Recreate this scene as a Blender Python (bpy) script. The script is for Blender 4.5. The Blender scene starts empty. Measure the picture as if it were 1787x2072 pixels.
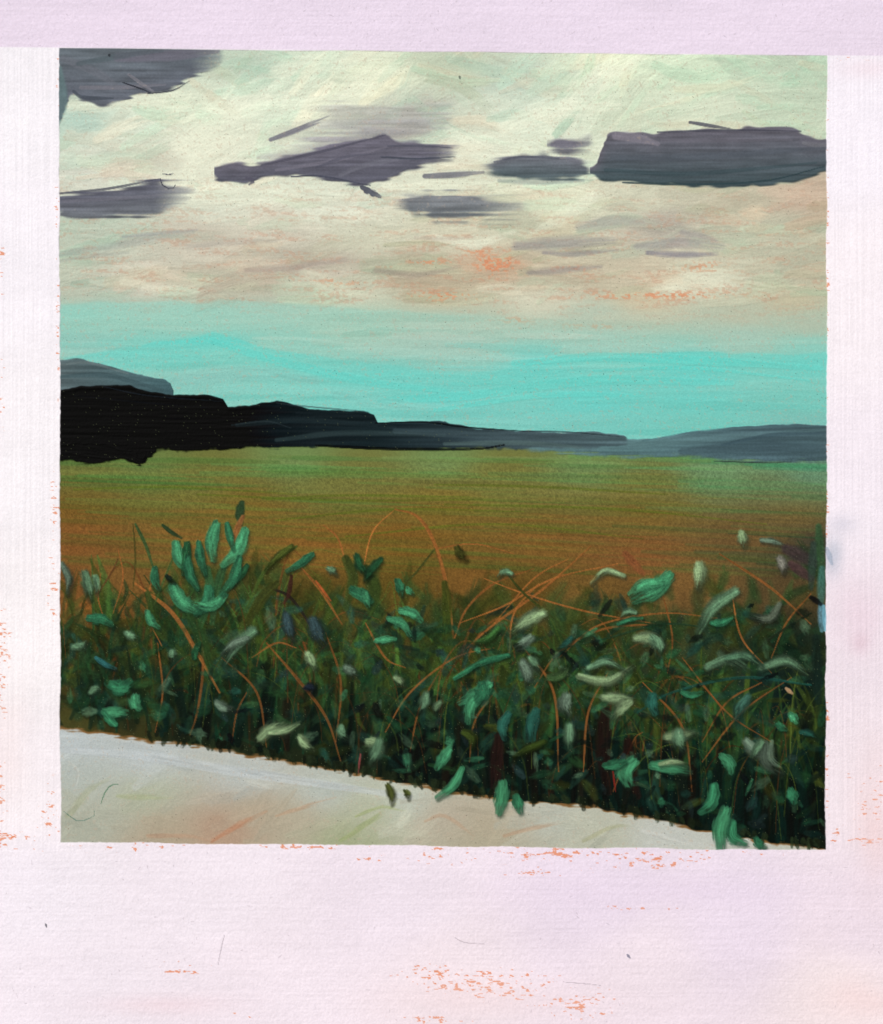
import bpy, math, numpy as np
from mathutils import Vector
rng=np.random.default_rng(7)
UW,UH=1787.0,2071.0
ST=1.5
W=int(UW/ST)+2; H=int(UH/ST)+2
X=(np.arange(W)*ST).astype(np.float32); Y=(np.arange(H)*ST).astype(np.float32)
XX,YY=np.meshgrid(X,Y)
C=np.zeros((H,W,3),np.float32); HT=np.zeros((H,W),np.float32); L=np.zeros((H,W),np.int16)

def sstep(a,b,x):
    t=np.clip((x-a)/(b-a),0,1); return t*t*(3-2*t)
def vn(sx,sy,seed,h=H,w=W):
    r=np.random.default_rng(seed)
    ny=int(h*ST/sy)+3; nx=int(w*ST/sx)+3
    G=r.random((ny,nx)).astype(np.float32)
    py=np.arange(h)*ST/sy; yi=py.astype(int); fy=(py-yi).astype(np.float32); fy=fy*fy*(3-2*fy)
    R=G[yi]*(1-fy)[:,None]+G[yi+1]*fy[:,None]
    px=np.arange(w)*ST/sx; xi=px.astype(int); fx=(px-xi).astype(np.float32); fx=fx*fx*(3-2*fx)
    return R[:,xi]*(1-fx)+R[:,xi+1]*fx
def fbm(sx,sy,seed,o=4):
    a=0;amp=1;t=0
    for i in range(o):
        a=a+amp*vn(max(sx/2**i,ST),max(sy/2**i,ST),seed+i*13); t+=amp; amp*=.55
    return a/t
def shep(samples,ax=1.0,ay=2.2,eps=900):
    S=np.array(samples,np.float32); g=12.0
    gy=np.arange(0,UH+2*g,g); gx=np.arange(0,UW+2*g,g)
    GX,GY=np.meshgrid(gx,gy)
    num=np.zeros(GX.shape+(3,)); den=np.zeros(GX.shape)
    for s in S:
        d2=((GX-s[0])*ax)**2+((GY-s[1])*ay)**2
        w=1/(d2+eps)**1.7; num+=w[...,None]*s[2:5]; den+=w
    G=(num/den[...,None]).astype(np.float32)
    py=Y/g; yi=py.astype(int); fy=(py-yi)[:,None,None]
    R=G[yi]*(1-fy)+G[yi+1]*fy
    px=X/g; xi=px.astype(int); fx=(px-xi)[None,:,None]
    return R[:,xi]*(1-fx)+R[:,xi+1]*fx
def crom(P,n):
    P=np.array(P,float)
    if len(P)==2:
        t=np.linspace(0,1,n)[:,None]; return P[0]*(1-t)+P[1]*t
    Q=np.vstack([2*P[0]-P[1],P,2*P[-1]-P[-2]]); out=[]
    k=len(P)-1
    for u in np.linspace(0,k-1e-6,n):
        i=int(u); t=u-i; a,b,c,d=Q[i:i+4]
        out.append(.5*((2*b)+(-a+c)*t+(2*a-5*b+4*c-d)*t*t+(-a+3*b-3*c+d)*t**3))
    return np.array(out)
def stroke(P,w,col,op=1.,soft=.25,dry=.0,tip=(.7,.6),label=None,h=.5,streak=.08,col2=None,edge=.08,clip=None,lab_th=.5,fine=3.0):
    pts=np.array(P,float)
    ln=np.sum(np.hypot(*np.diff(pts,axis=0).T))
    n=int(max(4,min(26,ln/12+2))) if len(pts)>2 else 2
    pts=crom(P,n); hw=w/2
    x0,y0=pts.min(0)-hw*1.2-2; x1,y1=pts.max(0)+hw*1.2+2
    i0=max(int(x0/ST),0);i1=min(int(x1/ST)+2,W);j0=max(int(y0/ST),0);j1=min(int(y1/ST)+2,H)
    if i1<=i0 or j1<=j0:return
    xs=XX[j0:j1,i0:i1]; ys=YY[j0:j1,i0:i1]
    seg=np.hypot(*np.diff(pts,axis=0).T); cum=np.concatenate([[0],np.cumsum(seg)]); tot=cum[-1]+1e-6
    best=np.full(xs.shape,1e9,np.float32); T=np.zeros_like(best); S=np.zeros_like(best)
    for k in range(len(pts)-1):
        a=pts[k];d=pts[k+1]-a; l2=d@d+1e-9
        u=((xs-a[0])*d[0]+(ys-a[1])*d[1])/l2; uc=np.clip(u,0,1)
        dx=xs-a[0]-uc*d[0]; dy=ys-a[1]-uc*d[1]; q=np.hypot(dx,dy)
        m=q<best
        best=np.where(m,q,best); T=np.where(m,(cum[k]+uc*seg[k])/tot,T)
        S=np.where(m,((xs-a[0])*d[1]-(ys-a[1])*d[0])/math.sqrt(l2),S)
    prof=tip[0]+(1-tip[0])*sstep(0,.3,T); prof=prof*(tip[1]+(1-tip[1])*sstep(0,.45,1-T))
    r=best/(hw*prof+1e-6)
    nb=int(max(5,min(40,w/fine))); nt=int(max(3,tot/45))+2
    B=rng.random((nb+2,nt+2)).astype(np.float32)
    sb=np.clip((S/hw*.5+.5)*nb,0,nb-.01); tb=np.clip(T*nt,0,nt-.01)
    si=sb.astype(int);ti=tb.astype(int);sf=sb-si;tf=tb-ti
    sf=sf*sf*(3-2*sf); tf=tf*tf*(3-2*tf)
    b=(B[si,ti]*(1-sf)+B[si+1,ti]*sf)*(1-tf)+(B[si,ti+1]*(1-sf)+B[si+1,ti+1]*sf)*tf
    r=r+(b-.5)*edge*2
    a=1-sstep(1-soft,1.0,r)
    if dry>0:
        thr=dry*(T**1.7)*1.1-.3
        a=a*sstep(thr-.25,thr+.3,b)*(1-dry*.5*sstep(.5,1.,T))
    a=a*op
    if clip is not None: a=a*clip[j0:j1,i0:i1]
    c=np.array(col,np.float32)
    cc=c if col2 is None else c*(1-T[...,None])+np.array(col2,np.float32)*T[...,None]
    cc=cc*(1+(b-.5)[...,None]*2*streak)
    C[j0:j1,i0:i1]=C[j0:j1,i0:i1]*(1-a[...,None])+cc*a[...,None]
    rid=np.exp(-((r-.85)/.15)**2)*.6
    HT[j0:j1,i0:i1]=HT[j0:j1,i0:i1]*(1-.6*a)+a*h*(.45+.45*b+rid)
    if label is not None:
        s=L[j0:j1,i0:i1]; s[a>lab_th]=label

names={0:'painted_border',1:'sky',2:'field',3:'road',4:'tree_line',5:'hill',6:'hill.001',7:'tall_grass',8:'leafy_plants'}
# ---------- SKY
sky=[(500,130,188,206,188),(650,130,212,227,206),(760,160,232,240,212),(900,140,192,205,182),(1050,170,187,205,190),(1150,180,205,222,202),(1240,140,231,241,212),(1400,140,208,226,200),(1600,150,188,206,184),
(160,250,184,211,197),(250,260,214,226,208),(380,220,222,232,209),(550,200,226,234,214),(700,190,226,234,211),(850,230,175,181,172),(950,240,207,215,195),(1050,230,215,227,208),(1250,220,213,225,201),(1450,210,213,225,202),(1600,220,196,213,190),
(200,340,212,216,202),(300,320,206,208,190),(400,300,229,234,213),(400,370,229,234,213),(950,290,228,234,213),(1100,260,222,232,211),(1150,330,222,232,211),
(450,420,214,221,203),(600,400,218,227,208),(700,420,219,224,206),(1150,400,220,224,199),(1300,400,204,206,184),(1500,400,192,188,166),(1640,400,194,176,156),
(200,470,184,197,180),(400,480,197,192,176),(550,450,210,204,187),(750,480,204,206,184),(950,480,210,211,188),(1100,460,199,202,178),(1350,460,180,175,162),(1550,470,194,196,174),(1640,500,185,187,165),
(160,540,188,196,178),(300,560,209,203,186),(500,560,190,179,160),(650,540,184,177,162),(700,590,208,211,188),(850,550,178,170,148),(1000,540,194,170,144),(1150,560,190,181,158),(1300,550,199,191,168),(1400,570,212,211,188),(1600,560,188,188,166),
(150,590,182,192,175),(400,590,190,194,175),(900,600,198,190,163),(1100,600,210,210,188),(1300,600,200,191,164),(1600,600,192,187,160),
(150,640,146,204,189),(400,640,156,203,187),(700,650,164,201,183),(900,650,170,196,179),(1200,640,180,196,178),(1500,640,182,190,169),(1640,660,174,190,171),
(150,700,146,197,186),(300,710,132,202,190),(430,700,122,205,194),(600,700,146,201,187),(900,700,160,197,184),(1200,700,154,198,184),(1500,680,163,197,182),(1640,700,140,202,189),
(400,760,134,198,188),(600,760,127,202,191),(800,770,120,202,192),(1100,740,118,204,195),(1400,740,108,205,197),(1640,740,120,201,191),
(700,800,118,202,192),(900,810,114,205,197),(1200,810,108,205,197),(1400,820,112,204,195),(1640,820,120,198,187),(900,840,122,196,187),(1200,860,117,196,187),(1400,850,116,196,185),(1640,850,122,187,178)]
SB=shep(sky)
C[:]=SB; L[:]=1
wv=np.array([1,.95,.85])
for i in range(700):
    x=rng.uniform(100,1690); y=rng.uniform(95,600)
    ang=rng.normal(-.12,.4) if y<330 else rng.normal(-.03,.16)
    if 560<x<860 and y<230: ang=rng.normal(-.6,.4)
    if 1150<x<1330 and y<260: ang=rng.normal(-.9,.3)
    ln=rng.uniform(50,200); w=rng.uniform(14,46)
    c=SB[min(int(y/ST),H-1),min(int(x/ST),W-1)]+rng.normal(0,9)*wv+(np.array([-12,2,-2]) if rng.random()<.3 else 0)+(np.array([4,-7,-10]) if rng.random()<.18 else 0)
    dx,dy=math.cos(ang)*ln/2,math.sin(ang)*ln/2
    bow=rng.normal(0,ln*.06)
    stroke([(x-dx,y-dy),(x,y+bow),(x+dx,y+dy)],w,c,op=rng.uniform(.3,.7),soft=.5,dry=.9,h=.5,streak=.045,edge=.25,fine=2.2)
for P,w,o in [([(640,250),(720,180),(820,130)],70,.55),([(560,150),(690,120),(800,115)],60,.45),([(1150,220),(1200,170),(1290,120)],80,.65),([(1020,260),(1120,225),(1250,215)],55,.6),([(140,215),(260,205),(420,190)],40,.5),([(360,400),(450,395),(700,400)],60,.45),([(370,300),(480,230),(600,190)],60,.5),([(1200,400),(1150,430),(1080,470)],40,.45),([(880,480),(960,495),(1040,470)],24,.5),([(1330,590),(1430,565),(1560,580)],50,.35),([(380,380),(400,320),(520,260)],50,.4),([(780,380),(900,378),(1010,372)],26,.6),([(250,570),(350,590),(440,580)],30,.3)]:
    stroke(P,w,(234,240,218),op=o,soft=.6,dry=.7,h=.5,streak=.03,edge=.3,fine=2.2)
bd=vn(90,3.5,45)*.5+vn(50,4,46)*.5
C*=(1+((bd-.5)*.06)*(YY<620))[...,None]
n1=fbm(60,9,50,3); n2=fbm(6,4,60,2)
m=sstep(.5,.68,n1)*sstep(260,500,YY)*(1-sstep(600,680,YY))*sstep(.35,.65,n2)
C[:]=C*(1-.34*m[...,None])+np.array([194,148,124])*.34*m[...,None]
for cx,cy,rx,ry,am in [(1000,535,46,22,.75),(900,600,80,10,.55),(1330,598,140,8,.6),(1160,545,50,8,.4),(1420,540,50,10,.4),(1040,650,40,8,.4),(690,570,50,10,.3),(870,530,40,8,.4),(1200,660,80,6,.3),(960,510,30,6,.4)]:
    g=np.exp(-((XX-cx)/rx)**2-((YY-cy)/ry)**2)
    m=sstep(.50,.62,n2*.55+n1*.3+g*.12)*g*am
    m=np.clip(m*1.3,0,.7)[...,None]; C[:]=C*(1-m)+np.array([220,142,104])*m
for i in range(150):
    x=rng.uniform(100,1690); y=rng.uniform(640,900); ln=rng.uniform(150,420); w=rng.uniform(8,30)
    c=SB[int(y/ST),min(int(x/ST),W-1)]+rng.normal(0,7)*np.array([1.6,.6,.6])
    stroke([(x-ln/2,y+rng.normal(0,6)),(x,y),(x+ln/2,y+rng.normal(0,8))],w,c,op=rng.uniform(.25,.55),soft=.5,dry=.6,h=.35,streak=.02,edge=.2)
tl=np.interp(X,[0,121,300,500,700,900,1200,1700],[600,612,608,606,616,632,650,690])+vn(50,900,3)[0]*10-5
e=sstep(0,8,YY-tl[None])*(1-sstep(10,80,YY-tl[None]))*np.interp(X,[0,600,950,1300],[.7,.45,.2,0])[None]
C[:]=C*(1-e[...,None])+np.array([148,205,192])*e[...,None]
rt=np.interp(X,[0,121,250,340,395,430,470,560,700,850,1000,1100,1250,1450,1600,1700],[728,724,700,690,682,673,684,705,728,745,748,728,716,712,718,706])+ (vn(40,900,9)[0]-.5)*6
d=YY-rt[None]
e=sstep(-2,4,d)*(1-sstep(8,80,d))*np.interp(X,[0,121,200,430,600,850,1000,1400,1700],[.5,.65,.8,.95,.7,.45,.55,.8,.7])[None]*(.75+.6*(vn(200,7,12)-.5))
C[:]=C*(1-e[...,None])+np.array([104,208,198])*e[...,None]
for P,w,o in [([(430,690),(560,730),(760,775),(900,790)],22,.5),([(770,810),(950,800),(1200,770),(1480,775)],24,.5),([(1040,735),(1250,722),(1660,745)],22,.5),([(880,830),(1100,800),(1300,800)],14,.5),([(1200,750),(1400,745),(1640,770)],8,.5)]:
    stroke(P,w,(98,210,200),op=o,soft=.4,dry=.4,h=.4,streak=.03)
stroke([(350,770),(500,755),(640,770)],40,(138,196,187),op=.5,soft=.7,h=.2)
stroke([(680,800),(760,812),(860,825)],36,(128,198,189),op=.5,soft=.7,h=.2)

# ---------- CLOUDS
cid=[20]
def newcloud():
    cid[0]+=1; k=cid[0]-21
    names[cid[0]]='cloud' if k==0 else 'cloud.%03d'%k
    return cid[0]
def blob(st,ct,cb,label,soft=4.5,jit=6,h=.6,seed=1,lth=.45,rag=2.6):
    st=np.array(st,float); x=st[:,0]; i0=max(int((x[0]-4)/ST),0); i1=min(int((x[-1]+6)/ST),W)
    j0=max(int((st[:,1].min()-18)/ST),0); j1=int((st[:,2].max()+18)/ST)
    xs=X[i0:i1]
    ja=(vn(24,900,seed)[0][i0:i1]-.5)*jit; jb=(vn(20,900,seed+1)[0][i0:i1]-.5)*jit
    t=np.interp(xs,x,st[:,1]); b=np.interp(xs,x,st[:,2]); al=np.interp(xs,x,st[:,3],left=0,right=0)
    kk=np.ones(13)/13
    t=np.convolve(np.pad(t,6,mode='edge'),kk,'valid')+ja; b=np.convolve(np.pad(b,6,mode='edge'),kk,'valid')+jb
    ys=YY[j0:j1,i0:i1]; s=vn(130,5,seed+3)[j0:j1,i0:i1]; s2=vn(60,3.2,seed+4)[j0:j1,i0:i1]; s3=vn(26,8,seed+6)[j0:j1,i0:i1]
    sf=soft*(1+3*(1-al))[None]
    w_=(s-.5)*sf*rag+(s3-.5)*5
    a=sstep(-sf,sf,ys-t[None]+w_)*(1-sstep(-sf,sf,ys-b[None]+w_))
    aa=np.clip(al[None]*1.3-(1-al[None])*(1-s)*.9*(al[None]<.95),0,1)
    a=a*aa*.98
    v=np.clip((ys-t[None])/(b-t+1e-3)[None],0,1)[...,None]
    cc=np.array(ct)*(1-v)+np.array(cb)*v
    cc=cc*(1+.2*(s-.5)+.14*(s2-.5)+.12*(s3-.5))[...,None]
    C[j0:j1,i0:i1]=C[j0:j1,i0:i1]*(1-a[...,None])+cc*a[...,None]
    HT[j0:j1,i0:i1]=HT[j0:j1,i0:i1]*(1-a)+a*h*(.4+.4*s+.45*s2+.5*np.exp(-((ys-b[None]+3)/3)**2)+.4*np.exp(-((ys-t[None]-3)/3)**2))
    L[j0:j1,i0:i1][a>lth]=label
def cs(P,w,c,lab,**k):
    kw=dict(op=.7,soft=.5,dry=.35,h=.55,streak=.06,edge=.1,tip=(.8,.5),label=lab); kw.update(k); stroke(P,w,c,**kw)
q=newcloud()
blob([(110,90,262,1),(126,90,250,1),(136,90,205,1),(150,90,192,1),(175,90,205,1),(210,90,214,1),(250,90,206,1),(285,90,190,1),(330,90,186,.98),(360,90,176,.92),(385,90,162,.85),(415,90,150,.7),(445,90,128,.5),(470,90,112,0)],(94,104,112),(94,100,112),q,seed=700,soft=3.5)
cs([(118,140),(128,200),(118,262)],26,(96,122,124),q,tip=(1,.2))
cs([(240,118),(360,112),(440,104)],30,(108,106,120),q); cs([(165,178),(245,178),(335,172)],12,(120,120,130),q); cs([(130,120),(200,150),(250,185)],22,(108,112,122),q,op=.5)
cs([(150,185),(170,198),(230,200)],10,(60,68,78),q,op=.6); cs([(262,152),(290,172),(318,190)],8,(127,127,136),q,h=1.2,soft=.3)
cs([(250,168),(285,180),(312,191)],3.5,(44,48,56),q,op=.9,soft=.3); cs([(300,190),(350,184),(385,164)],4,(56,60,70),q,op=.8); cs([(160,130),(260,112),(330,104)],16,(74,88,94),q,op=.5)
q=newcloud()
blob([(110,402,434,1),(180,390,440,1),(240,380,440,1),(290,370,437,.94),(320,362,433,.8),(350,374,424,.62),(380,380,414,.4),(410,384,402,0)],(88,90,104),(108,114,122),q,seed=720)
cs([(120,392),(220,382),(325,362)],7,(62,64,78),q,op=.7); cs([(130,408),(240,402),(330,395)],10,(114,114,126),q,op=.5)
stroke([(325,362),(332,378),(350,382),(356,374)],2.6,(70,72,84),label=q,h=.8); stroke([(330,352),(345,354),(352,350)],2.2,(90,92,104),h=.6)
q=newcloud()
blob([(560,270,290,.2),(640,235,285,.45),(680,214,280,.6),(760,212,275,.6),(860,216,272,.6),(905,222,266,.5),(930,235,255,0)],(176,178,172),(150,150,154),q,seed=730,soft=7,lth=.9)
blob([(520,318,340,.4),(600,290,335,.55),(700,262,320,.6),(790,255,300,.5),(870,256,290,.3)],(150,148,156),(130,130,140),q,seed=735,soft=6,lth=.9)
cs([(548,283),(580,272),(620,256),(682,230)],13,(108,108,122),q,op=.8,dry=.9,soft=.4)
blob([(434,340,350,.8),(446,331,366,1),(480,327,374,1),(508,332,372,1),(530,331,356,1),(580,318,354,1),(640,302,358,1),(680,292,366,1),(720,284,371,1),(750,278,372,1),(780,270,366,.97),(796,286,356,.92),(830,289,342,.88),(880,290,328,.8),(910,292,322,.6),(942,300,313,0)],(106,104,118),(90,92,106),q,seed=740,soft=3.5)
cs([(530,335),(640,310),(780,274)],7,(80,80,94),q); cs([(560,345),(680,325),(790,296)],10,(124,122,136),q,op=.5); cs([(690,355),(740,335),(830,318)],14,(114,116,128),q,op=.5)
cs([(772,318),(840,322),(920,318)],5,(66,72,84),q,op=.8); cs([(785,296),(850,296),(915,300)],6,(78,80,94),q,op=.7); cs([(640,340),(700,318),(760,312)],8,(78,80,94),q,op=.5)
cs([(735,382),(752,390),(770,400)],16,(76,80,94),q,dry=.5,edge=.5,op=.9,soft=.3); cs([(500,360),(514,366),(505,374)],9,(84,84,98),q,op=.9)
cs([(590,358),(640,356),(690,364),(750,376)],5,(70,74,88),q,op=.8)
q=newcloud()
cs([(860,357),(920,354),(978,349)],15,(112,114,124),q,dry=.6,op=.85,soft=.4)
q=newcloud()
blob([(970,336,342,.3),(1000,325,352,.8),(1050,314,360,.95),(1100,311,364,.95),(1150,318,362,.95),(1182,334,358,.9),(1200,346,352,.5)],(106,108,118),(82,98,104),q,seed=750)
stroke([(1010,366),(1090,370),(1180,366)],16,(140,154,152),op=.5,soft=.8,h=.2); cs([(1000,328),(1060,318),(1130,322)],6,(80,84,98),q,op=.6)
q=newcloud()
blob([(1106,290,296,.7),(1125,280,305,.95),(1160,276,308,.85),(1190,273,296,.65),(1212,270,280,0)],(112,110,124),(108,110,120),q,seed=760)
q=newcloud()
blob([(1194,345,352,.9),(1212,325,362,1),(1222,280,364,1),(1238,264,366,1),(1300,268,370,1),(1328,274,372,1),(1345,266,373,1),(1480,260,378,1),(1550,257,375,1),(1605,260,369,1),(1632,280,362,1),(1690,280,338,1)],(100,98,110),(64,80,86),q,seed=770,soft=3,rag=2)
cs([(1245,276),(1290,280),(1330,292)],26,(140,136,148),q,op=.6); cs([(1330,268),(1480,264),(1620,266)],6,(70,72,84),q,op=.7,dry=.1)
cs([(1240,320),(1400,318),(1670,300)],18,(80,88,98),q,op=.5,dry=.1); cs([(1225,345),(1400,352),(1650,330)],12,(56,74,80),q,op=.5,dry=.1); cs([(1340,285),(1480,284),(1600,284)],12,(112,110,122),q,op=.4)
cs([(1260,370),(1400,374),(1550,366),(1665,338)],6,(46,64,70),q,op=.8,dry=.1); cs([(1395,248),(1430,254),(1480,262)],9,(84,86,96),q,op=.85,soft=.4); cs([(1625,290),(1650,294),(1690,294)],12,(116,118,124),q,op=.5)
q=newcloud()
blob([(796,412,418,.4),(830,398,430,.85),(870,391,440,.95),(920,390,443,.97),(960,396,440,.85),(1000,403,438,.7),(1050,404,430,.5),(1098,412,422,0)],(126,130,136),(104,112,118),q,seed=780,soft=6)
for P,w,o,c in [([(1045,498),(1130,494),(1240,488)],40,.6,(142,140,142)),([(1100,512),(1170,514),(1250,505)],16,.6,(134,132,136)),([(1170,460),(1240,448),(1300,450)],34,.4,(157,154,154)),([(1290,500),(1380,490),(1460,500)],36,.5,(148,145,148)),([(1310,512),(1380,516),(1450,514)],18,.7,(130,128,140)),([(1070,552),(1130,548),(1215,540)],22,.55,(142,136,136)),([(1380,470),(1420,478),(1450,488)],20,.4,(152,148,152)),
  ([(120,515),(220,500),(390,470)],26,.4,(152,157,154)),([(250,480),(330,472),(400,465)],12,.5,(150,154,156)),([(380,500),(460,492),(560,488)],20,.35,(162,158,150)),([(500,548),(600,540),(700,525)],22,.45,(162,150,142)),([(760,548),(850,556),(930,540)],20,.5,(152,140,130)),([(840,480),(900,484),(960,480)],16,.3,(172,162,152)),([(120,530),(170,520),(260,512)],14,.4,(154,160,154))]:
    q=newcloud() if o>=.6 else None
    stroke(P,w,c,op=o,soft=.85,dry=.5,h=.25,streak=.06,edge=.2,label=q,lab_th=.3)

# ---------- FIELD
fld=[(150,930,96,112,60),(300,930,101,121,66),(600,925,108,134,80),(900,930,110,136,82),(1200,940,108,136,84),(1450,955,104,140,98),(1640,955,97,141,112),
(150,970,104,102,50),(400,970,109,111,56),(700,970,111,112,58),(1000,970,113,112,57),(1300,980,111,111,58),(1600,1000,103,115,76),
(150,1030,114,86,38),(500,1030,115,94,42),(900,1020,119,97,42),(1300,1030,118,94,44),(1600,1045,106,86,48),
(150,1085,126,82,42),(400,1080,125,92,44),(640,1110,130,91,42),(800,1100,120,86,37),(1100,1090,124,90,43),(1300,1120,127,84,46),(1500,1090,104,80,47),(1650,1110,56,55,46),
(180,1230,138,88,42),(140,1180,117,80,42),(250,1160,114,84,43),(560,1210,72,66,28),(800,1200,88,74,30),(950,1180,118,84,40),(1050,1210,90,71,30),(1200,1200,108,82,41),(1400,1200,124,92,50),(1600,1200,84,68,42),
(150,1300,88,66,29),(280,1330,64,56,25),(400,1280,54,57,26),(600,1320,52,57,26),(800,1310,76,65,29),(880,1290,45,56,23),(1000,1300,52,58,26),(1200,1280,58,61,28),(1400,1290,54,63,35),(1600,1300,28,42,31),
(150,1400,66,58,28),(300,1400,38,52,26),(420,1400,32,45,26),(600,1400,40,48,26),(750,1400,52,53,26),(900,1400,45,49,26),(1050,1420,27,43,28),(1200,1400,31,46,31),(1400,1400,20,37,30),(1600,1400,15,31,28),
(150,1450,70,70,34),(250,1480,56,54,28),(400,1490,26,36,23),(550,1500,31,40,25),(700,1500,28,39,25),(850,1500,19,29,21),(1000,1520,19,27,21),(1200,1500,14,26,22),(1400,1500,14,27,22),(1600,1500,10,22,20),
(700,1560,36,42,25),(900,1560,16,32,26),(1100,1580,16,33,27),(1300,1590,22,20,17),(1500,1600,12,25,20),(1640,1650,9,18,15),(1650,1560,10,24,20)]
FB=shep(fld,ax=1,ay=1.7,eps=2500)
ht=np.interp(X,[0,1000,1150,1300,1450,1560,1800],[888,888,900,905,905,905,905])
hz=np.clip((YY-ht[None])/6+.5,0,1)
C[:]=C*(1-hz[...,None])+FB*hz[...,None]; L[hz>.5]=2; HT*= (1-hz)
for i in range(380):
    x=rng.uniform(100,1690); y=rng.uniform(925,1160); ln=rng.uniform(120,420); w=rng.uniform(4,16)
    b=FB[int(y/ST),min(int(x/ST),W-1)]
    c=b*rng.uniform(.84,1.14)+ (np.array([-26,10,0]) if rng.random()<.5 else 0)
    sl=(y-930)/200*.02+.01
    stroke([(x-ln/2,y-ln*sl),(x,y),(x+ln/2,y+ln*sl)],w,c,op=rng.uniform(.15,.45),soft=.6,dry=.5,h=.3,streak=.04,clip=hz)
for P in [[(400,1000),(700,1012),(1000,1010)],[(700,1085),(1000,1060),(1300,1090)],[(900,1020),(1250,1030),(1550,1060)],[(150,990),(350,985),(600,1000)],[(560,1052),(800,1030),(1060,1035)],[(880,980),(1100,985),(1350,1000)],[(540,1010),(700,1002),(950,1005)]]:
    stroke(P,7,(86,102,32),op=.55,soft=.6,dry=.4,h=.2,clip=hz)

# ---------- HILLS / TREES
def band(xt,yt,xb,yb,col_x,cols,label,jit=5,seed=1,botsoft=4,h=.6,x0=0,x1=2000,fade=1):
    t=np.interp(X,xt,yt)+(vn(26,900,seed)[0]-.5)*jit+(vn(7,900,seed+2)[0]-.5)*jit*.25
    b=np.interp(X,xb,yb)+(vn(18,900,seed+1)[0]-.5)*jit*1.4+(vn(6,900,seed+3)[0]-.5)*jit*.5
    a=sstep(-1.5,1.5,YY-t[None]+(vn(30,4,seed+4)-.5)*2)*(1-sstep(-botsoft,botsoft,YY-b[None]+ (vn(40,3,seed+5)-.5)*botsoft*2.))
    a=a*sstep(0,fade,XX-x0)*sstep(0,fade,x1-XX)
    cc=np.stack([np.interp(X,col_x,[c[k] for c in cols]) for k in range(3)],-1)[None].astype(np.float32)
    s=vn(140,5,seed+7)[...,None]; s2=vn(60,3.2,seed+9)[...,None]
    cc=cc*(.8+.3*s+.12*s2)+ (s-.5)*4
    C[:]=C*(1-a[...,None])+cc*a[...,None]
    HT[:]=HT*(1-a)+a*h*(.5+.4*vn(120,5,seed+8)+.3*s2[...,0]+.5*np.exp(-((YY-t[None]-4)/4)**2))
    L[a>.5]=label
band([0,121,170,215,250,280,310,330,345,352],[732,730,726,738,748,758,764,768,776,792],[0,360],[830,830],[121,350],[(84,100,104),(66,96,102)],5,seed=20,x1=352,jit=4)
stroke([(121,762),(220,760),(330,790)],14,(58,80,86),op=.6,soft=.6,h=.4,dry=.4); stroke([(125,738),(180,734),(260,756)],8,(104,118,120),op=.5,soft=.6,h=.4)
band([1140,1240,1290,1350,1400,1480,1560,1660,1700],[884,886,890,884,874,864,858,859,863],[1000,1140,1250,1350,1450,1560,1700],[908,916,924,922,930,932,936],[1000,1140,1300,1400,1550,1680],[(84,110,112),(84,114,118),(86,118,122),(78,106,112),(72,96,104),(66,88,94)],6,jit=3,seed=40,botsoft=5,x0=1000,fade=60)
for P,w,c,o in [([(1200,908),(1400,890),(1670,868)],18,(92,124,128),.4),([(1380,915),(1500,905),(1675,905)],30,(60,80,88),.5),([(1445,933),(1550,936),(1600,934)],4,(50,66,60),.8),([(1460,900),(1560,880),(1670,876)],10,(58,80,90),.6),([(1300,892),(1420,872),(1560,862),(1660,864)],6,(70,102,108),.5)]:
    stroke(P,w,c,op=o,soft=.6,dry=.3,h=.3)
band([0,121,165,215,262,285,330,350,420,452,462,505,530,560,600,625,690,745,757,765,830,900,935,965,1050,1120,1200,1262,1275],
     [792,790,779,780,778,790,795,799,798,808,824,822,815,812,819,826,828,833,838,856,854,853,862,868,870,874,872,882,892],
     [0,121,190,245,262,285,300,318,350,450,560,680,760,870,950,1000,1100,1200,1280],
     [926,928,938,928,934,944,928,914,912,908,904,904,907,908,907,905,905,908,902],
     [121,480,560,640,760,900,1000,1100,1270],[(2,2,3),(2,4,5),(9,18,22),(17,27,31),(18,30,34),(36,50,56),(54,70,76),(66,84,90),(80,104,110)],4,jit=4,seed=60,botsoft=3,h=.8,x1=1272,fade=8)
for P,w,c,o in [([(480,860),(620,850),(800,864)],16,(32,46,50),.5),([(560,890),(700,876),(900,880)],16,(54,72,74),.55),([(600,835),(680,835),(750,842)],10,(20,30,34),.6),([(800,872),(1000,880),(1200,884)],22,(70,90,96),.45),([(900,898),(1050,896),(1180,905)],14,(90,114,112),.5),([(760,856),(860,854),(940,864),(1060,872)],5,(6,10,14),.8),([(1060,872),(1150,874),(1262,884)],4,(36,48,54),.7),([(210,782),(300,800),(450,812)],4,(34,42,50),.6),([(470,860),(540,852),(590,866)],5,(42,54,58),.6),([(150,800),(300,815),(420,825)],6,(14,19,23),.6),([(130,850),(300,846),(500,850)],5,(12,17,20),.5),([(560,815),(620,822),(740,832)],4,(46,56,62),.5)]:
    stroke(P,w,c,op=o,soft=.6,dry=.4,h=.5,label=4,lab_th=.1)
stroke([(640,901),(800,908),(960,908),(1020,900)],7,(6,10,12),op=.8,dry=.3,h=.6,label=4)
stroke([(130,905),(220,915),(270,920)],30,(2,2,3),op=.95,h=.6,label=4,edge=.3)
stroke([(255,920),(288,934),(300,915)],12,(2,2,3),op=.95,h=.6,label=4,edge=.3)

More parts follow.
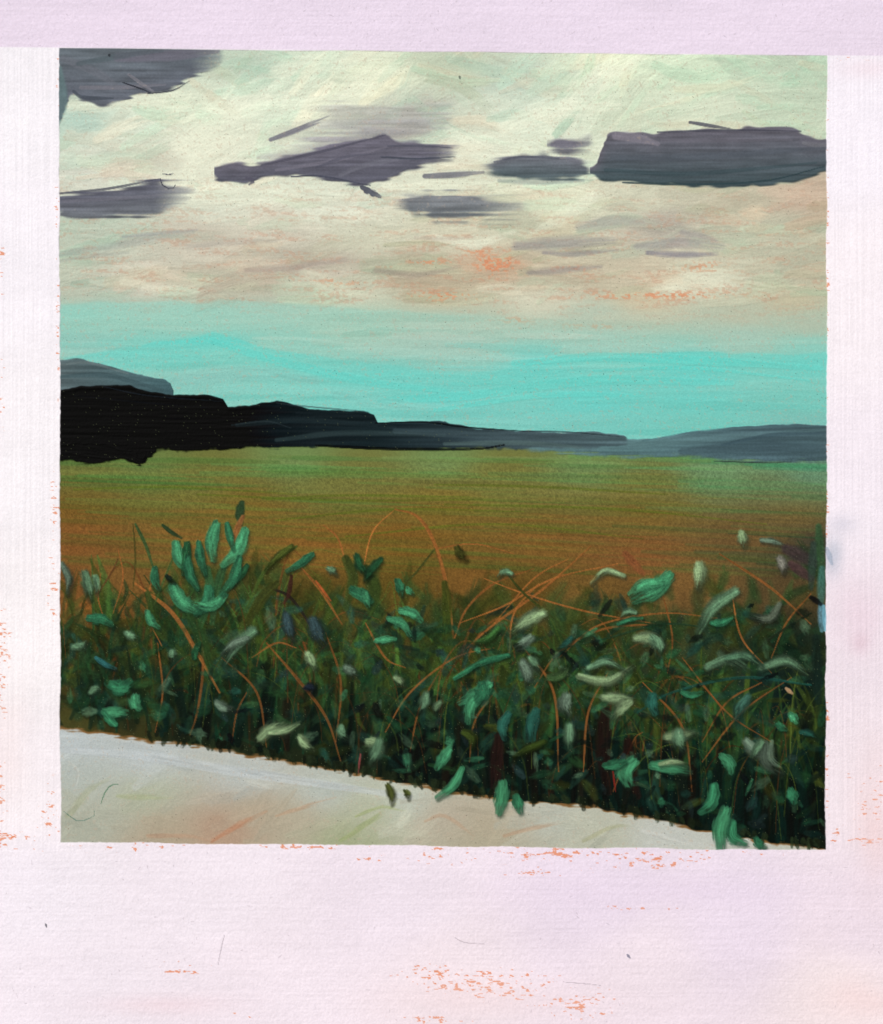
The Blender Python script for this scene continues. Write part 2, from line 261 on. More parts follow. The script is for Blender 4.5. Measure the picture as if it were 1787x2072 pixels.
# ---------- PLANTS
base=np.interp(X,[0,121,200,300,420,520,620,720,850,1000,1100,1200,1280,1360,1450,1520,1600,1700],[1468,1474,1482,1498,1512,1530,1548,1566,1592,1616,1626,1634,1650,1668,1688,1700,1712,1722])
def bx(x): return float(np.interp(x,X,base))
m=sstep(1120,1330,YY); n=fbm(60,80,300,4)
C[:]=C*(1-m[...,None]*(1-(.55+.8*n[...,None])))
mk=(sstep(1130,1300,YY)*sstep(.42,.55,fbm(50,90,333,4)))>.35
L[mk&(L==2)]=7
def topline(x): return float(np.interp(x,[121,250,400,600,800,1000,1200,1400,1670],[1270,1230,1160,1180,1200,1215,1215,1200,1130]))
for i in range(520):
    x=rng.uniform(110,1680); B0=bx(x); ty=topline(x)
    y=ty+(B0-20-ty)*rng.beta(1.1,1.1)
    dep=(y-ty)/(B0-ty)
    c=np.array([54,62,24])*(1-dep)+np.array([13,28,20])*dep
    c=c*rng.uniform(.7,1.3)+(np.array([-14,6,10]) if rng.random()<.45 else 0)
    a=rng.normal(-1.57,.7); ln=rng.uniform(30,90)
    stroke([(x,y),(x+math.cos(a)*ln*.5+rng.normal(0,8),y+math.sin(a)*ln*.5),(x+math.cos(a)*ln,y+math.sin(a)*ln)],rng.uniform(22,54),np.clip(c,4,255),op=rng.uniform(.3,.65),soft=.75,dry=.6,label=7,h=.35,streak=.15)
O=(150,92,46)
def arcs(n,wr,lo,hi,of):
    for i in range(n):
        x=rng.uniform(130,1660); B0=bx(x); y0=max(B0-rng.uniform(6,190),1330)
        hgt=rng.uniform(60,240); s=rng.choice([-1,1]); bend=rng.uniform(10,140)*s
        y1=max(y0-hgt,1080)
        dk=.45+.5*np.clip((B0-y0)/200,0,1)
        c=np.array(O)*rng.uniform(.6,1.0)*dk if rng.random()<of else np.array([78,94,38])*rng.uniform(.6,1.1)
        stroke([(x,y0),(x+bend*.15,y0-(y0-y1)*.6),(x+bend*.6,y1),(x+bend*1.1,y1+rng.uniform(0,30))],rng.uniform(*wr),c,op=rng.uniform(lo,hi),soft=.5,dry=.35,tip=(.7,.4),label=7,h=.15,streak=.15)
arcs(150,(3.5,8),.4,.8,.7)
for i in range(820):
    x=rng.uniform(110,1680); B0=bx(x); d=rng.beta(1.1,1.3); y0=B0-8-d*250
    if x<350 and rng.random()<.25: continue
    hgt=rng.uniform(40,160); lean=rng.normal(0,50)
    y1=y0-hgt
    if y1<1120: y1=1120+rng.uniform(0,90)
    dk=np.clip((B0-y0)/260,0,1)
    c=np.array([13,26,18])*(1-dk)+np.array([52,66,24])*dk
    c=c*rng.uniform(.6,1.5)+ (np.array([-2,16,12]) if rng.random()<.4 else 0)
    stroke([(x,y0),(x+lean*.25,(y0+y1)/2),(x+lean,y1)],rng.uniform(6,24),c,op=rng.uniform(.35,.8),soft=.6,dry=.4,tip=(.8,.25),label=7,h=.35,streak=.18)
for i in range(280):
    x=rng.uniform(300,1680) if rng.random()<.4 else rng.uniform(800,1680); B0=bx(x)
    y0=B0-rng.uniform(4,30); y1=y0-rng.uniform(40,180)
    c=np.array([6,12,10])+rng.uniform(0,1)*(np.array([20,8,4]) if rng.random()<.3 else np.array([4,20,17]))
    stroke([(x,y0),(x+rng.normal(0,14),y1)],rng.uniform(12,30),c,op=rng.uniform(.45,.85),soft=.6,dry=.4,label=7,h=.35,streak=.2)
for i in range(420):
    x=rng.uniform(120,1670); y=rng.uniform(1210,bx(x)-30)
    a=rng.uniform(0,6.28); ln=rng.uniform(20,60)
    c=np.array([[38,74,40],[30,62,44],[48,80,48],[62,70,26],[24,54,48],[34,68,56]][rng.integers(6)])*rng.uniform(.55,1.15)
    stroke([(x,y),(x+math.cos(a)*ln*.5+rng.normal(0,6),y+math.sin(a)*ln*.5),(x+math.cos(a)*ln,y+math.sin(a)*ln)],rng.uniform(12,32),c,op=rng.uniform(.3,.7),soft=.65,dry=.6,label=7,h=.4,streak=.22)
arcs(85,(2.5,5),.35,.65,.6)
for P,w in [([(800,1030),(845,1045),(880,1100),(905,1190),(918,1290)],10),([(735,1150),(755,1075),(800,1030)],4),([(655,1062),(685,1090),(702,1150)],5),
 ([(920,1290),(945,1230),(1000,1180),(1080,1150)],6),([(945,1310),(1000,1262),(1100,1190),(1195,1105)],7),([(1455,1120),(1560,1190),(1640,1262)],7),
 ([(1340,1262),(1220,1272),(1130,1320),(1080,1392)],6),([(275,1180),(350,1240),(400,1320),(445,1400)],11),([(395,1240),(412,1330),(400,1440),(375,1510)],7),
 ([(610,1148),(650,1195),(692,1262)],8),([(930,1260),(1020,1225),(1120,1170),(1250,1140)],5),([(980,1170),(1060,1200),(1180,1235),(1330,1262)],5),
 ([(1130,1330),(1210,1265),(1340,1240),(1450,1250)],5),([(1340,1200),(1360,1290),(1350,1360)],5),([(450,1330),(520,1400),(540,1510)],6),([(540,1300),(600,1370),(660,1450),(690,1540)],8),
 ([(500,1400),(480,1440),(470,1500)],5),([(660,1280),(690,1380),(680,1500)],6),([(780,1480),(830,1400),(920,1330),(1000,1310)],5),([(830,1520),(850,1430),(900,1340)],5),
 ([(1060,1310),(1120,1400),(1130,1560)],7),([(1180,1560),(1190,1440),(1230,1360)],6),([(1300,1380),(1380,1470),(1400,1600)],6),([(1380,1330),(1470,1440),(1560,1500)],5),
 ([(1420,1540),(1500,1440),(1600,1370)],5),([(1240,1600),(1280,1500),(1300,1480)],5),([(1640,1200),(1590,1260),(1560,1330)],5),([(310,1160),(300,1240),(330,1310)],5),
 ([(205,1160),(200,1210),(215,1260)],4),([(740,1260),(780,1330),(820,1350)],6),([(1000,1400),(960,1460),(950,1540)],5),([(1540,1380),(1470,1420),(1420,1500)],5),([(600,1310),(560,1300),(510,1330)],5),([(320,1300),(330,1400),(315,1480)],5),([(880,1110),(960,1100),(1040,1120)],4),([(1150,1130),(1080,1170),(1000,1260)],4),([(240,1110),(250,1170),(230,1240)],4),([(1030,1320),(1040,1240),(1090,1180)],5),([(1480,1200),(1500,1290),(1560,1360)],5)]:
    y_=np.mean([p[1] for p in P]); f=np.interp(y_,[1100,1300,1500],[1.1,.95,.78])
    stroke(P,w,np.array(O)*rng.uniform(.85,1.1)*f,op=.8,soft=.5,dry=.3,tip=(.5,.5),label=7,h=.15,streak=.15)
for P,w,c in [([(275,1060),(295,1100),(312,1150)],9,(48,78,44)),([(330,1062),(350,1078),(368,1088)],11,(28,54,34)),([(365,1095),(330,1180),(310,1230)],7,(60,80,40)),([(490,1018),(485,1040),(488,1060)],24,(28,54,36)),([(492,1045),(480,1070),(470,1100)],16,(136,88,50)),
 ([(600,1105),(540,1150),(500,1230)],10,(60,80,34)),([(455,1140),(440,1190),(430,1260)],24,(42,76,46)),([(420,1150),(425,1200),(405,1270)],26,(46,86,52)),([(350,1180),(400,1270),(430,1360)],34,(36,60,30)),([(270,1060),(275,1130),(270,1190)],5,(70,66,30)),([(300,1200),(320,1270),(380,1330)],24,(44,62,28)),
 ([(550,1190),(590,1210),(640,1280)],8,(36,30,26)),([(590,1165),(585,1200),(575,1220)],12,(56,30,26)),([(1440,1270),(1340,1262),(1230,1290),(1140,1310)],6,(34,56,36)),([(1640,1240),(1560,1290),(1500,1350)],7,(30,40,26)),([(880,1110),(840,1160),(800,1200)],6,(60,66,30)),
 ([(900,1180),(905,1230),(900,1290)],24,(56,68,24)),([(1030,1165),(1060,1200),(1120,1250)],7,(50,60,26)),([(240,1130),(225,1160),(200,1200)],5,(90,60,34)),([(1640,1385),(1500,1370),(1360,1400),(1290,1440)],8,(28,70,62)),([(1120,1330),(1140,1320),(1160,1350)],10,(14,22,20)),([(1235,1215),(1225,1230),(1212,1245)],14,(20,26,20)),([(1370,1560),(1380,1590),(1380,1620)],26,(16,26,20)),([(1010,1490),(1005,1540),(1000,1600)],36,(34,20,18)),([(1225,1440),(1220,1520),(1230,1600)],40,(26,16,14)),([(1270,1500),(1275,1560),(1290,1610)],34,(30,16,14)),([(700,1130),(715,1170),(700,1230)],30,(48,64,28)),([(740,1150),(760,1190),(750,1240)],30,(46,62,26)),([(560,1180),(530,1210),(500,1260)],30,(54,58,24))]:
    stroke(P,w,c,op=.85,soft=.5,dry=.35,label=7,h=.4,streak=.18)
G=(66,138,98);G2=(48,110,78);DG=(34,78,50);P1=(92,128,98);P2=(126,152,112);SL=(54,76,80);TL=(38,86,74);OL=(66,78,32);PL=(98,120,102)
dabs=[(357,1100,385,1155,26,G),(438,1062,432,1130,30,G),(497,1075,452,1142,28,G),(403,1098,415,1160,20,G2),(380,1100,372,1160,20,DG),(352,1190,398,1235,32,G),(424,1190,398,1240,26,G2),(455,1205,398,1222,24,G),(500,1145,470,1182,16,DG),(485,1130,450,1200,22,G2),(460,1060,472,1110,16,G2),(380,1130,400,1190,22,G2),(590,1105,538,1152,20,OL),(632,1122,582,1155,18,G2),(315,1150,322,1190,18,G2),
(126,1140,138,1200,20,PL),(172,1160,182,1210,28,P1),(192,1165,196,1200,16,P1),(182,1250,226,1262,24,G2),(258,1280,278,1290,24,P1),(150,1308,175,1298,22,P1),(300,1238,322,1268,18,G),(338,1165,352,1175,14,(24,40,30)),
(512,1275,455,1338,34,P1),(500,1290,450,1322,20,PL),(580,1245,592,1292,30,SL),(632,1255,655,1302,36,SL),(622,1322,636,1350,28,P2),(350,1318,352,1330,26,P1),(230,1385,262,1380,34,G2),(215,1440,255,1440,26,G),(275,1410,282,1432,26,G),(235,1465,212,1440,18,G2),(185,1400,205,1395,20,P1),(440,1420,470,1432,24,PL),(620,1390,630,1400,24,(26,34,44)),(195,1330,235,1352,12,(50,110,110)),
(528,1492,572,1462,34,P2),(545,1480,606,1462,24,P2),(608,1490,632,1512,24,P2),(745,1500,770,1500,30,P2),(768,1500,752,1542,36,P1),(700,1350,722,1362,26,PL),(800,1370,815,1385,20,P2),(690,1470,700,1490,26,P1),
(722,1125,745,1162,24,DG),(770,1132,738,1172,22,DG),(715,1192,750,1215,26,G2),(740,1200,745,1225,18,G),(805,1175,812,1202,20,G2),(788,1252,828,1282,20,G),(812,1235,852,1255,22,G),(762,1295,800,1292,16,G),(825,1190,835,1200,14,G),(665,1150,680,1160,20,P1),
(925,1108,942,1130,22,(60,62,26)),(1098,1240,1038,1275,36,P2),(1075,1290,1045,1310,26,PL),(1035,1160,1008,1166,16,P1),(1352,1165,1285,1212,38,G),(1335,1178,1275,1200,24,G),(1262,1165,1195,1180,16,P2),(1415,1142,1412,1186,34,P2),(1500,1078,1504,1102,28,P2),(1540,1092,1585,1102,16,PL),(1578,1130,1584,1156,28,(120,120,110)),(1487,1195,1412,1278,32,P1),(1576,1222,1520,1246,24,(90,102,86)),(1285,1238,1255,1246,16,P1),(1250,1262,1300,1250,10,G2),
(1288,1290,1342,1302,34,P2),(1320,1290,1330,1322,30,P1),(1172,1368,1280,1346,24,P2),(1190,1350,1260,1352,22,P1),(1028,1325,945,1352,15,G2),(920,1372,965,1345,12,G2),(1058,1340,1066,1382,34,PL),(1072,1330,1090,1350,24,P1),(990,1385,932,1420,26,G),(985,1400,948,1458,28,G),(975,1388,968,1412,36,G2),(1145,1408,1150,1442,38,PL),(1222,1410,1278,1414,32,P2),(1272,1418,1240,1450,30,P2),(1430,1350,1515,1355,26,P1),(1540,1350,1635,1362,26,P1),(1470,1330,1540,1345,22,(70,104,80)),
(1085,1438,1078,1495,28,TL),(1028,1445,1020,1492,24,TL),(1152,1468,1150,1510,30,P1),(1350,1490,1402,1480,34,P2),(1372,1482,1380,1512,40,P1),(1510,1500,1560,1510,34,PL),(1548,1505,1575,1562,28,PL),(1462,1530,1478,1560,28,G),(1278,1540,1270,1584,34,G),(1225,1548,1262,1540,22,G2),(1322,1548,1388,1556,30,G),(1335,1545,1390,1545,16,P2),(908,1515,885,1552,24,G),(1445,1590,1418,1642,28,G2),(1600,1600,1606,1620,26,G2),(1600,1446,1610,1460,20,G),(1512,1410,1488,1452,32,(58,98,84)),(1320,1408,1325,1442,26,TL),(862,1405,850,1435,28,P1),(890,1420,880,1440,22,(88,114,84)),(940,1480,955,1510,24,(60,76,30)),(1100,1500,1040,1528,22,(50,66,26)),(1110,1370,1150,1345,26,(54,78,46)),(1010,1270,955,1300,18,(50,88,44)),(1155,1290,1130,1310,18,TL),(1540,1500,1520,1530,20,P1),(1620,1480,1650,1490,18,TL),(1440,1260,1480,1250,16,G2),(1380,1400,1420,1400,14,G2),(1572,1465,1590,1476,14,G2),(760,1425,775,1450,20,(20,26,20)),(395,1330,405,1300,16,DG)]
def dab(x0,y0,x1,y1,w,c,op=.95,k=1.12):
    ln=math.hypot(x1-x0,y1-y0)+1; nx,ny=-(y1-y0)/ln,(x1-x0)/ln; bw=rng.normal(0,ln*.13)
    c=np.array(c)*rng.uniform(.9,1.1); bright=c[1]-c[0]>45
    mid=((x0+x1)/2+nx*bw,(y0+y1)/2+ny*bw)
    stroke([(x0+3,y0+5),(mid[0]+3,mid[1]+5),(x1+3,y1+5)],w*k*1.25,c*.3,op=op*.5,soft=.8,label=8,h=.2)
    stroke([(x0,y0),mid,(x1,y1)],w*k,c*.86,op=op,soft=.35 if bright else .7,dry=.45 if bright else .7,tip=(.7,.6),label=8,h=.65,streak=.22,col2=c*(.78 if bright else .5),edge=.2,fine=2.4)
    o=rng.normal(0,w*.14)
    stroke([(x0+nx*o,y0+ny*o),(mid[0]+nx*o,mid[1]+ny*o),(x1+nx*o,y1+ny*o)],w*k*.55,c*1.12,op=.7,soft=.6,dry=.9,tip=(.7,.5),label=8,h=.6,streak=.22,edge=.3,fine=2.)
for i in range(420):
    x=rng.uniform(130,1660) if rng.random()<.45 else rng.uniform(750,1660)
    y=rng.uniform(topline(x)+50,bx(x)-20)
    a=rng.uniform(0,6.28); ln=rng.uniform(8,38)
    c=np.array([G2,DG,(66,100,70),TL,(40,60,60),G,DG,(14,24,20),(12,16,20),P1,(40,70,40)][rng.integers(11)])*rng.uniform(.5,.95)
    stroke([(x,y),(x+math.cos(a)*ln,y+math.sin(a)*ln)],rng.uniform(10,28),c,op=rng.uniform(.3,.8),soft=.6,dry=.6,label=8,h=.5,streak=.25,edge=.2)
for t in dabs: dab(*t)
for P,w,c in [([(640,1175),(670,1215)],7,(170,82,44)),([(1265,1120),(1300,1160)],26,(124,74,44)),([(1590,1110),(1650,1140)],40,(56,46,48)),([(1600,1140),(1640,1170)],30,(70,48,52)),([(1655,1065),(1662,1180)],26,(46,78,50)),([(1645,1100),(1640,1190)],24,(44,60,52)),([(1662,1150),(1660,1230)],24,(60,104,96)),([(1660,1225),(1662,1275)],20,(92,138,156)),([(1640,1208),(1660,1222)],16,(8,10,14)),([(1650,1290),(1655,1420)],30,(20,34,28)),([(730,1525),(722,1578)],6,(140,70,70)),([(1240,1560),(1245,1600)],6,(130,40,30)),([(1590,1392),(1602,1402)],12,(200,160,120))]:
    stroke(P,w,c,op=.8,soft=.6,dry=.3,label=7,h=.5,streak=.12)

# ---------- ROAD
rd=[(150,1510,183,193,196),(300,1540,185,194,196),(150,1560,174,183,176),(150,1660,168,173,158),(300,1600,171,178,156),(500,1570,181,190,188),(450,1680,174,146,124),(520,1640,172,160,138),(350,1690,172,160,138),(650,1600,181,191,186),(600,1650,176,168,147),(750,1640,174,180,156),(700,1695,157,166,132),(820,1620,187,197,186),(900,1650,176,168,150),(1000,1670,174,164,142),(1100,1660,183,189,178),(1200,1690,179,183,166),(1350,1690,187,192,185),(1000,1700,168,163,141)]
RB=shep(rd,ax=1,ay=1.5,eps=2500)
e=base+(vn(18,900,71)[0]-.5)*6+(vn(6,900,72)[0]-.5)*1.5
d=YY-e[None]
a1=sstep(-6,-1,d+(vn(20,3,75)-.5)*6)
C[:]=C*(1-a1[...,None])+np.array([124,92,54])*a1[...,None]
a=sstep(-2,3,d+(vn(30,4,77)-.5)*8)
C[:]=C*(1-a[...,None])+RB*a[...,None]; L[a>.5]=3; HT[:]=HT*(1-a1)+a*.35
L[(a1>.5)&(L!=3)]=2
cl=a
for i in range(260):
    x=rng.uniform(110,1600); y=rng.uniform(1480,1720)
    if y<bx(x): continue
    b=RB[int(y/ST),int(x/ST)]; ang=rng.normal(.12,.12) if y<bx(x)+50 else rng.normal(-.45,.35); ln=rng.uniform(30,130)
    c=b+rng.normal(0,8)*wv
    stroke([(x-math.cos(ang)*ln/2,y-math.sin(ang)*ln/2),(x+math.cos(ang)*ln/2,y+math.sin(ang)*ln/2)],rng.uniform(10,34),c,op=rng.uniform(.3,.7),soft=.5,dry=.8,h=.45,streak=.04,clip=cl,edge=.2,fine=2.2)
for P,w,c,o in [([(430,1700),(480,1670),(540,1640)],16,(184,128,96),.55),([(560,1650),(620,1630),(680,1612)],12,(182,148,120),.5),([(300,1690),(380,1690),(420,1698)],14,(180,144,118),.5),([(690,1700),(750,1660),(800,1625)],18,(148,162,110),.55),([(720,1650),(770,1632),(820,1640)],10,(152,167,110),.5),([(240,1610),(300,1612),(350,1612)],18,(160,170,130),.5),([(140,1650),(180,1600),(220,1575)],22,(160,166,134),.45),([(1020,1690),(1090,1672),(1150,1660)],12,(180,146,118),.5),([(860,1660),(900,1650),(960,1690)],12,(180,150,124),.5),([(1180,1700),(1240,1672),(1290,1668)],12,(160,162,126),.5),([(140,1540),(160,1560),(150,1610)],10,(184,190,184),.7),([(1300,1680),(1380,1700),(1440,1712)],18,(194,198,192),.7)]:
    stroke(P,w,c,op=o,soft=.7,dry=.8,h=.4,streak=.08,clip=cl,edge=.3)
stroke([(128,1515),(300,1530),(480,1560),(700,1592),(830,1612)],26,(186,195,198),op=.6,soft=.5,dry=.3,h=.6,clip=cl)
for i in range(120):
    x=rng.uniform(300,1660); y=bx(x)
    stroke([(x,y-18),(x+rng.normal(2,6),y+rng.uniform(-10,4))],rng.uniform(8,20),np.array([30,40,24])*rng.uniform(.4,1.3),op=.8,soft=.5,dry=.4,label=7,h=.4,streak=.15,edge=.25)
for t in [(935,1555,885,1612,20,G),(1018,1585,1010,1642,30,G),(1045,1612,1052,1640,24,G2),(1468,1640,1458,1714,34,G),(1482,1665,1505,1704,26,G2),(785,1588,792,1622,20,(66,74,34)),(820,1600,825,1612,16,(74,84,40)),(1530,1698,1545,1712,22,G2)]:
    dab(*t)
stroke([(240,1585),(225,1588),(212,1605),(206,1625)],2.4,(60,110,80),op=.8,h=.3)
stroke([(130,1640),(160,1660),(190,1650),(192,1640)],2.2,(70,110,100),op=.6,h=.3)

# ---------- grain, and glints painted into the dark areas
lum=C.mean(-1)
g1=vn(3,3,401); g2=rng.normal(0,1,(H,W)).astype(np.float32); g3=vn(5,4,402)
inF=sstep(900,960,YY)*(1-sstep(1300,1500,YY))
amp=(.03+.10*inF)
C*=(1+amp*((g1-.5)*1.5+g2*.35))[...,None]
up=sstep(.64,.84,g1*.6+g3*.4)*.32*(1-inF)*(lum>120)
C[:]=C*(1-up[...,None])+np.array([176,158,140])*up[...,None]
sp=(rng.random((H,W))<.005)&(lum<70); C[sp]=C[sp]*.5+np.array([110,120,84])*.5  # sparse pale specks: glints of light put into the dark colours
sp=(rng.random((H,W))<.001)&(lum>120); C[sp]*=.6

# ---------- BORDER
tt=98+16*(X-121)/1552+(vn(120,900,501)[0]-.5)*2
bb=1702+17*(X-124)/1545+(vn(60,900,502)[0]-.5)*3+(vn(7,900,505)[0]-.5)*1.2
ll=121+3*(Y-98)/1604+(vn(60,60,503)[:,0]-.5)*3+(vn(60,7,506)[:,0]-.5)*1.2
rr=1673-4*(Y-98)/1604+(vn(60,60,504)[:,0]-.5)*4+(vn(60,7,507)[:,0]-.5)*1.2
ins=sstep(-1,1,YY-tt[None])*sstep(-1,1,bb[None]-YY)*sstep(-1,1,XX-ll[:,None])*sstep(-1,1,rr[:,None]-XX)
bs=[(50,200,244,242,249),(50,500,243,240,248),(50,900,245,242,248),(50,1300,246,242,246),(50,1600,245,239,245),(1730,250,243,239,249),(1730,600,245,239,246),(1730,1000,242,235,245),(1730,1250,236,225,235),(1730,1600,239,228,236),
(60,1800,239,233,243),(400,1800,239,231,241),(800,1800,237,227,239),(1200,1800,233,221,237),(1500,1850,233,221,237),(1730,1850,235,222,234),(100,2000,239,231,241),(500,2000,239,229,239),(900,2000,239,227,235),(1300,1980,237,225,235),(1700,2020,239,226,230)]
BB=shep(bs,ax=1,ay=1)
topm=1-sstep(-1,1,YY-(96+18*XX/1787))
BB[:]=BB*(1-topm[...,None])+(np.array([231,219,237]))*topm[...,None]
side=((XX<118)|(XX>1676))&(YY>100)&(YY<1720)
vs=vn(3.2,160,510); hs=vn(160,3.5,511); ds=fbm(20,8,512,3); cl_=fbm(220,90,513,3)
BB*= (1+np.where(side,(vs-.5)*.02,(hs-.5)*.015)+ (ds-.5)*.03 +(g1-.5)*.02+(cl_-.5)*.05)[...,None]
bh=np.where(side,vs*.2,hs*.1+vn(5,5,515)*.15)
n1=fbm(11,4,520,3); n3=vn(90,60,522)
def fleck(cx,cy,rx,ry,am,col=(226,138,100)):
    g=np.exp(-((XX-cx)/rx)**2-((YY-cy)/ry)**2)
    m=sstep(.0,.06,n1+ .25*am*g-.82+(g3-.5)*.12)*sstep(.05,.3,g)*.8
    BB[:]=BB*(1-m[...,None])+np.array(col)*m[...,None]
for f in [(5,1290,16,60,1.1),(5,1400,12,60,1.),(3,1600,12,80,1.),(4,530,6,60,.8),(4,800,8,60,.6),(100,1650,18,60,.9),(108,1180,10,70,.9),(112,1020,8,50,.8),(118,650,4,120,.9),(116,420,4,50,.8),(119,160,4,50,.9),(8,1700,30,20,.9),(60,1690,50,14,.8),(240,1712,140,8,1.),(620,1712,120,5,.8),(1180,1728,180,16,1.1),(1290,1740,110,14,1.),(900,1730,60,14,.8),(1450,1728,100,8,.8),(740,1735,30,8,.8),(1080,1765,90,10,.7),(1740,1700,60,14,.9),(1775,1600,18,50,.9),(1750,1620,20,50,.6),(1690,1680,12,30,.7),(1000,1990,120,26,1.05),(880,1970,80,18,.9),(1170,2030,80,26,.95),(880,2060,70,8,.9),(370,1960,50,14,.7),(1280,1835,80,6,.75),(1720,1560,10,10,.7),(1740,118,60,4,.6),(1674,500,3,300,.7),(1672,1000,4,120,.8),(1673,1550,4,120,.7),(500,2050,60,6,.6)]:
    fleck(*f)
def wash(cx,cy,rx,ry,col,o):
    g=np.exp(-((XX-cx)/rx)**2-((YY-cy)/ry)**2)*o*(.5+n3)
    g=np.clip(g,0,1)[...,None]; BB[:]=BB*(1-g)+np.array(col)*g
for w_ in [(1686,1130,18,36,(160,174,192),.6),(1700,1060,30,20,(210,208,222),.5),(1740,1240,50,60,(226,204,218),.5),(1742,1300,20,22,(214,184,198),.4),(1690,1240,20,30,(225,215,225),.4),(1770,1650,40,120,(236,204,204),.4),(1740,2020,80,40,(238,210,210),.4),(1300,1800,260,40,(226,211,234),.4),(330,2030,120,20,(238,214,222),.4),(1000,2020,200,40,(240,216,218),.3),(20,1500,40,120,(244,226,226),.3),(1745,140,60,20,(236,216,226),.5)]: wash(*w_)
I=ins[...,None]
C[:]=C*I+BB*(1-I); L[ins<.5]=0
HT[:]=HT*ins+(1-ins)*(bh+.4)
def bs_(P,w,c,o=.8): stroke(P,w,c,op=o,soft=.5,h=.5)
bs_([(455,1890),(448,1920),(442,1950)],2.4,(150,140,150),.5); bs_([(920,1895),(940,1905),(980,1908)],2.2,(150,140,150),.5)
bs_([(1140,1985),(1180,1988),(1215,1992)],2.2,(150,140,150),.5); bs_([(94,1868),(96,1874)],5,(90,90,100)); bs_([(1269,1930),(1274,1936)],7,(120,120,140)); bs_([(222,112),(223,114)],8,(40,44,50)); bs_([(930,155),(931,160)],6,(90,100,90))
for i in range(220):
    x=rng.uniform(0,1787);y=rng.choice([rng.uniform(0,95),rng.uniform(1725,2068)])
    bs_([(x,y),(x+rng.normal(0,3),y+rng.normal(0,3))],rng.uniform(1.5,3),(175,165,175),.4)
bs_([(1672,1110),(1682,1140)],14,(140,158,180),.5); bs_([(1666,1225),(1668,1275)],10,(110,170,190),.8)

# ---------- to albedo
C=np.clip(C,1,254)/255.
lin=np.where(C<=.04045,C/12.92,((C+.055)/1.055)**2.4)
LIGHT=np.array([1.17,1.18,1.17])
alb=np.clip(lin/LIGHT-.002,0.0008,.84).astype(np.float32)
HT=HT+ (g1-.5)*.10

S=0.0005
CZ=1.3
px=((XX-UW/2)*S).ravel(); pz=((UH/2-YY)*S+CZ).ravel(); py=(-HT*0.0010).ravel()
co_all=np.stack([px,py,pz],-1).astype(np.float32)
col_all=np.concatenate([alb.reshape(-1,3),np.ones((H*W,1),np.float32)],1)
idx=np.arange(H*W).reshape(H,W)
q00=idx[:-1,:-1].ravel();q10=idx[:-1,1:].ravel();q11=idx[1:,1:].ravel();q01=idx[1:,:-1].ravel()
FL=L[:-1,:-1].ravel()

def mat(name,rough,bump,scale,spec):
    m=bpy.data.materials.new(name); m.use_nodes=True; nt=m.node_tree; n=nt.nodes; k=nt.links
    bs=n['Principled BSDF']; bs.inputs['Roughness'].default_value=rough; bs.inputs['Specular IOR Level'].default_value=spec
    at=n.new('ShaderNodeAttribute'); at.attribute_name='paint'
    tc=n.new('ShaderNodeTexCoord')
    nz=n.new('ShaderNodeTexNoise'); nz.inputs['Scale'].default_value=scale; nz.inputs['Detail'].default_value=2
    k.new(tc.outputs['Object'],nz.inputs['Vector'])
    mr=n.new('ShaderNodeMapRange'); mr.inputs[1].default_value=.3; mr.inputs[2].default_value=.7; mr.inputs[3].default_value=.965; mr.inputs[4].default_value=1.035
    k.new(nz.outputs['Fac'],mr.inputs[0])
    vm=n.new('ShaderNodeVectorMath'); vm.operation='SCALE'; k.new(at.outputs['Color'],vm.inputs[0]); k.new(mr.outputs[0],vm.inputs['Scale'])
    k.new(vm.outputs[0],bs.inputs['Base Color'])
    bp=n.new('ShaderNodeBump'); bp.inputs['Strength'].default_value=bump; bp.inputs['Distance'].default_value=.001
    k.new(nz.outputs['Fac'],bp.inputs['Height']); k.new(bp.outputs[0],bs.inputs['Normal'])
    return m
M={'b':mat('chalky_white_paint',.85,.2,500,.05),'s':mat('thin_oil_paint',.8,.2,600,.05),'t':mat('thick_oil_paint',.65,.15,500,.05)}
for lab,nm in sorted(names.items()):
    sel=FL==lab
    if sel.sum()<3: continue
    Q=np.stack([q00[sel],q01[sel],q11[sel],q10[sel]],-1)
    flag=np.zeros(H*W,bool); flag[Q.ravel()]=True; used=np.nonzero(flag)[0]
    remap=np.zeros(H*W,np.int32); remap[used]=np.arange(len(used),dtype=np.int32); inv=remap[Q.ravel()]
    me=bpy.data.meshes.new(nm); nf=len(Q)
    me.vertices.add(len(used)); me.vertices.foreach_set('co',co_all[used].ravel())
    me.loops.add(nf*4); me.loops.foreach_set('vertex_index',inv)
    me.polygons.add(nf); me.polygons.foreach_set('loop_start',np.arange(0,nf*4,4,dtype=np.int32))
    me.polygons.foreach_set('use_smooth',np.ones(nf,bool))
    at=me.color_attributes.new('paint','FLOAT_COLOR','POINT'); at.data.foreach_set('color',col_all[used].ravel())
    me.update()
    ob=bpy.data.objects.new(nm,me); bpy.context.collection.objects.link(ob)
    me.materials.append(M['b'] if lab==0 else M['s'] if lab in(1,2,3) else M['t'])

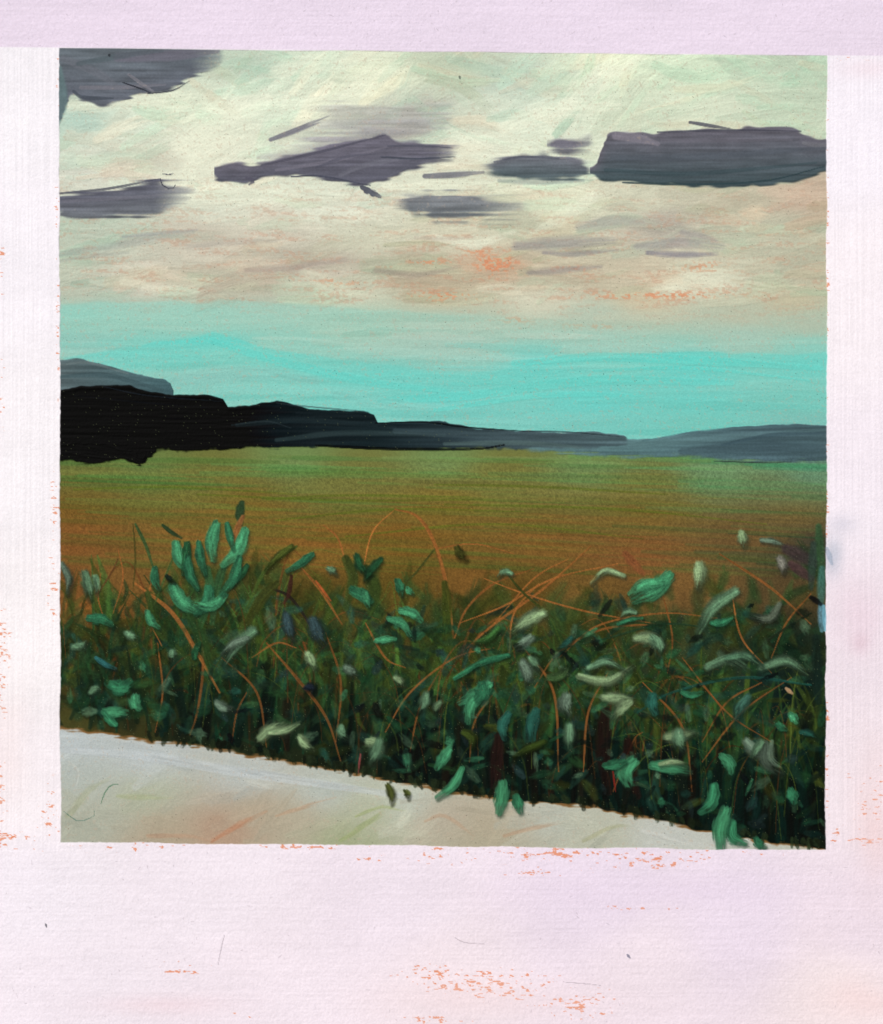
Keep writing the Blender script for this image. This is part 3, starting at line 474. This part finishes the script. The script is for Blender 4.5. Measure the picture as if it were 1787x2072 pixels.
# ---------- backing panel, larger than the painted sheet
import bmesh
bm=bmesh.new(); bmesh.ops.create_cube(bm,size=1)
for v in bm.verts: v.co=Vector((v.co.x*UW*S*1.22,v.co.y*.012+.0075,v.co.z*UH*S*1.18+CZ))
bmesh.ops.bevel(bm,geom=bm.edges[:],offset=.0012,segments=2,affect='EDGES')
me=bpy.data.meshes.new('wooden_panel'); bm.to_mesh(me); bm.free()
ob=bpy.data.objects.new('wooden_panel',me); bpy.context.collection.objects.link(ob)
m=bpy.data.materials.new('primed_panel'); m.use_nodes=True; n=m.node_tree.nodes;k=m.node_tree.links
b=n['Principled BSDF']; b.inputs['Roughness'].default_value=.8
nz=n.new('ShaderNodeTexNoise'); nz.inputs['Scale'].default_value=30; cr=n.new('ShaderNodeValToRGB')
cr.color_ramp.elements[0].color=(.68,.62,.72,1); cr.color_ramp.elements[1].color=(.78,.74,.8,1)
tc=n.new('ShaderNodeTexCoord'); k.new(tc.outputs['Object'],nz.inputs['Vector']); k.new(nz.outputs['Fac'],cr.inputs[0]); k.new(cr.outputs[0],b.inputs['Base Color'])
me.materials.append(m)

# ---------- light
sd=Vector((-.42,-.78,.46)).normalized()
sl=bpy.data.lights.new('sun','SUN'); sl.energy=4.2; sl.angle=math.radians(.5); sl.color=(1,.975,.94)
so=bpy.data.objects.new('sun',sl); bpy.context.collection.objects.link(so); so.rotation_euler=sd.to_track_quat('Z','Y').to_euler()
w=bpy.data.worlds.new('World'); bpy.context.scene.world=w; w.use_nodes=True
n=w.node_tree.nodes; st=n.new('ShaderNodeTexSky'); st.sky_type='NISHITA'; st.sun_disc=False
st.sun_elevation=math.asin(sd.z); st.sun_rotation=math.atan2(sd.x,sd.y)
bg=n['Background']; bg.inputs[1].default_value=.05; w.node_tree.links.new(st.outputs[0],bg.inputs[0])
# ---------- camera
cd=bpy.data.cameras.new('camera'); cd.sensor_fit='VERTICAL'; cd.sensor_height=24; cd.lens=70; cd.clip_end=1000
co=bpy.data.objects.new('camera',cd); bpy.context.collection.objects.link(co)
dist=UH*S*.999*70/24
co.location=(0,-dist,CZ); co.rotation_euler=(math.radians(90),0,0)
sc=bpy.context.scene; sc.camera=co
sc.view_settings.view_transform='Standard'; sc.view_settings.look='None'; sc.view_settings.exposure=0
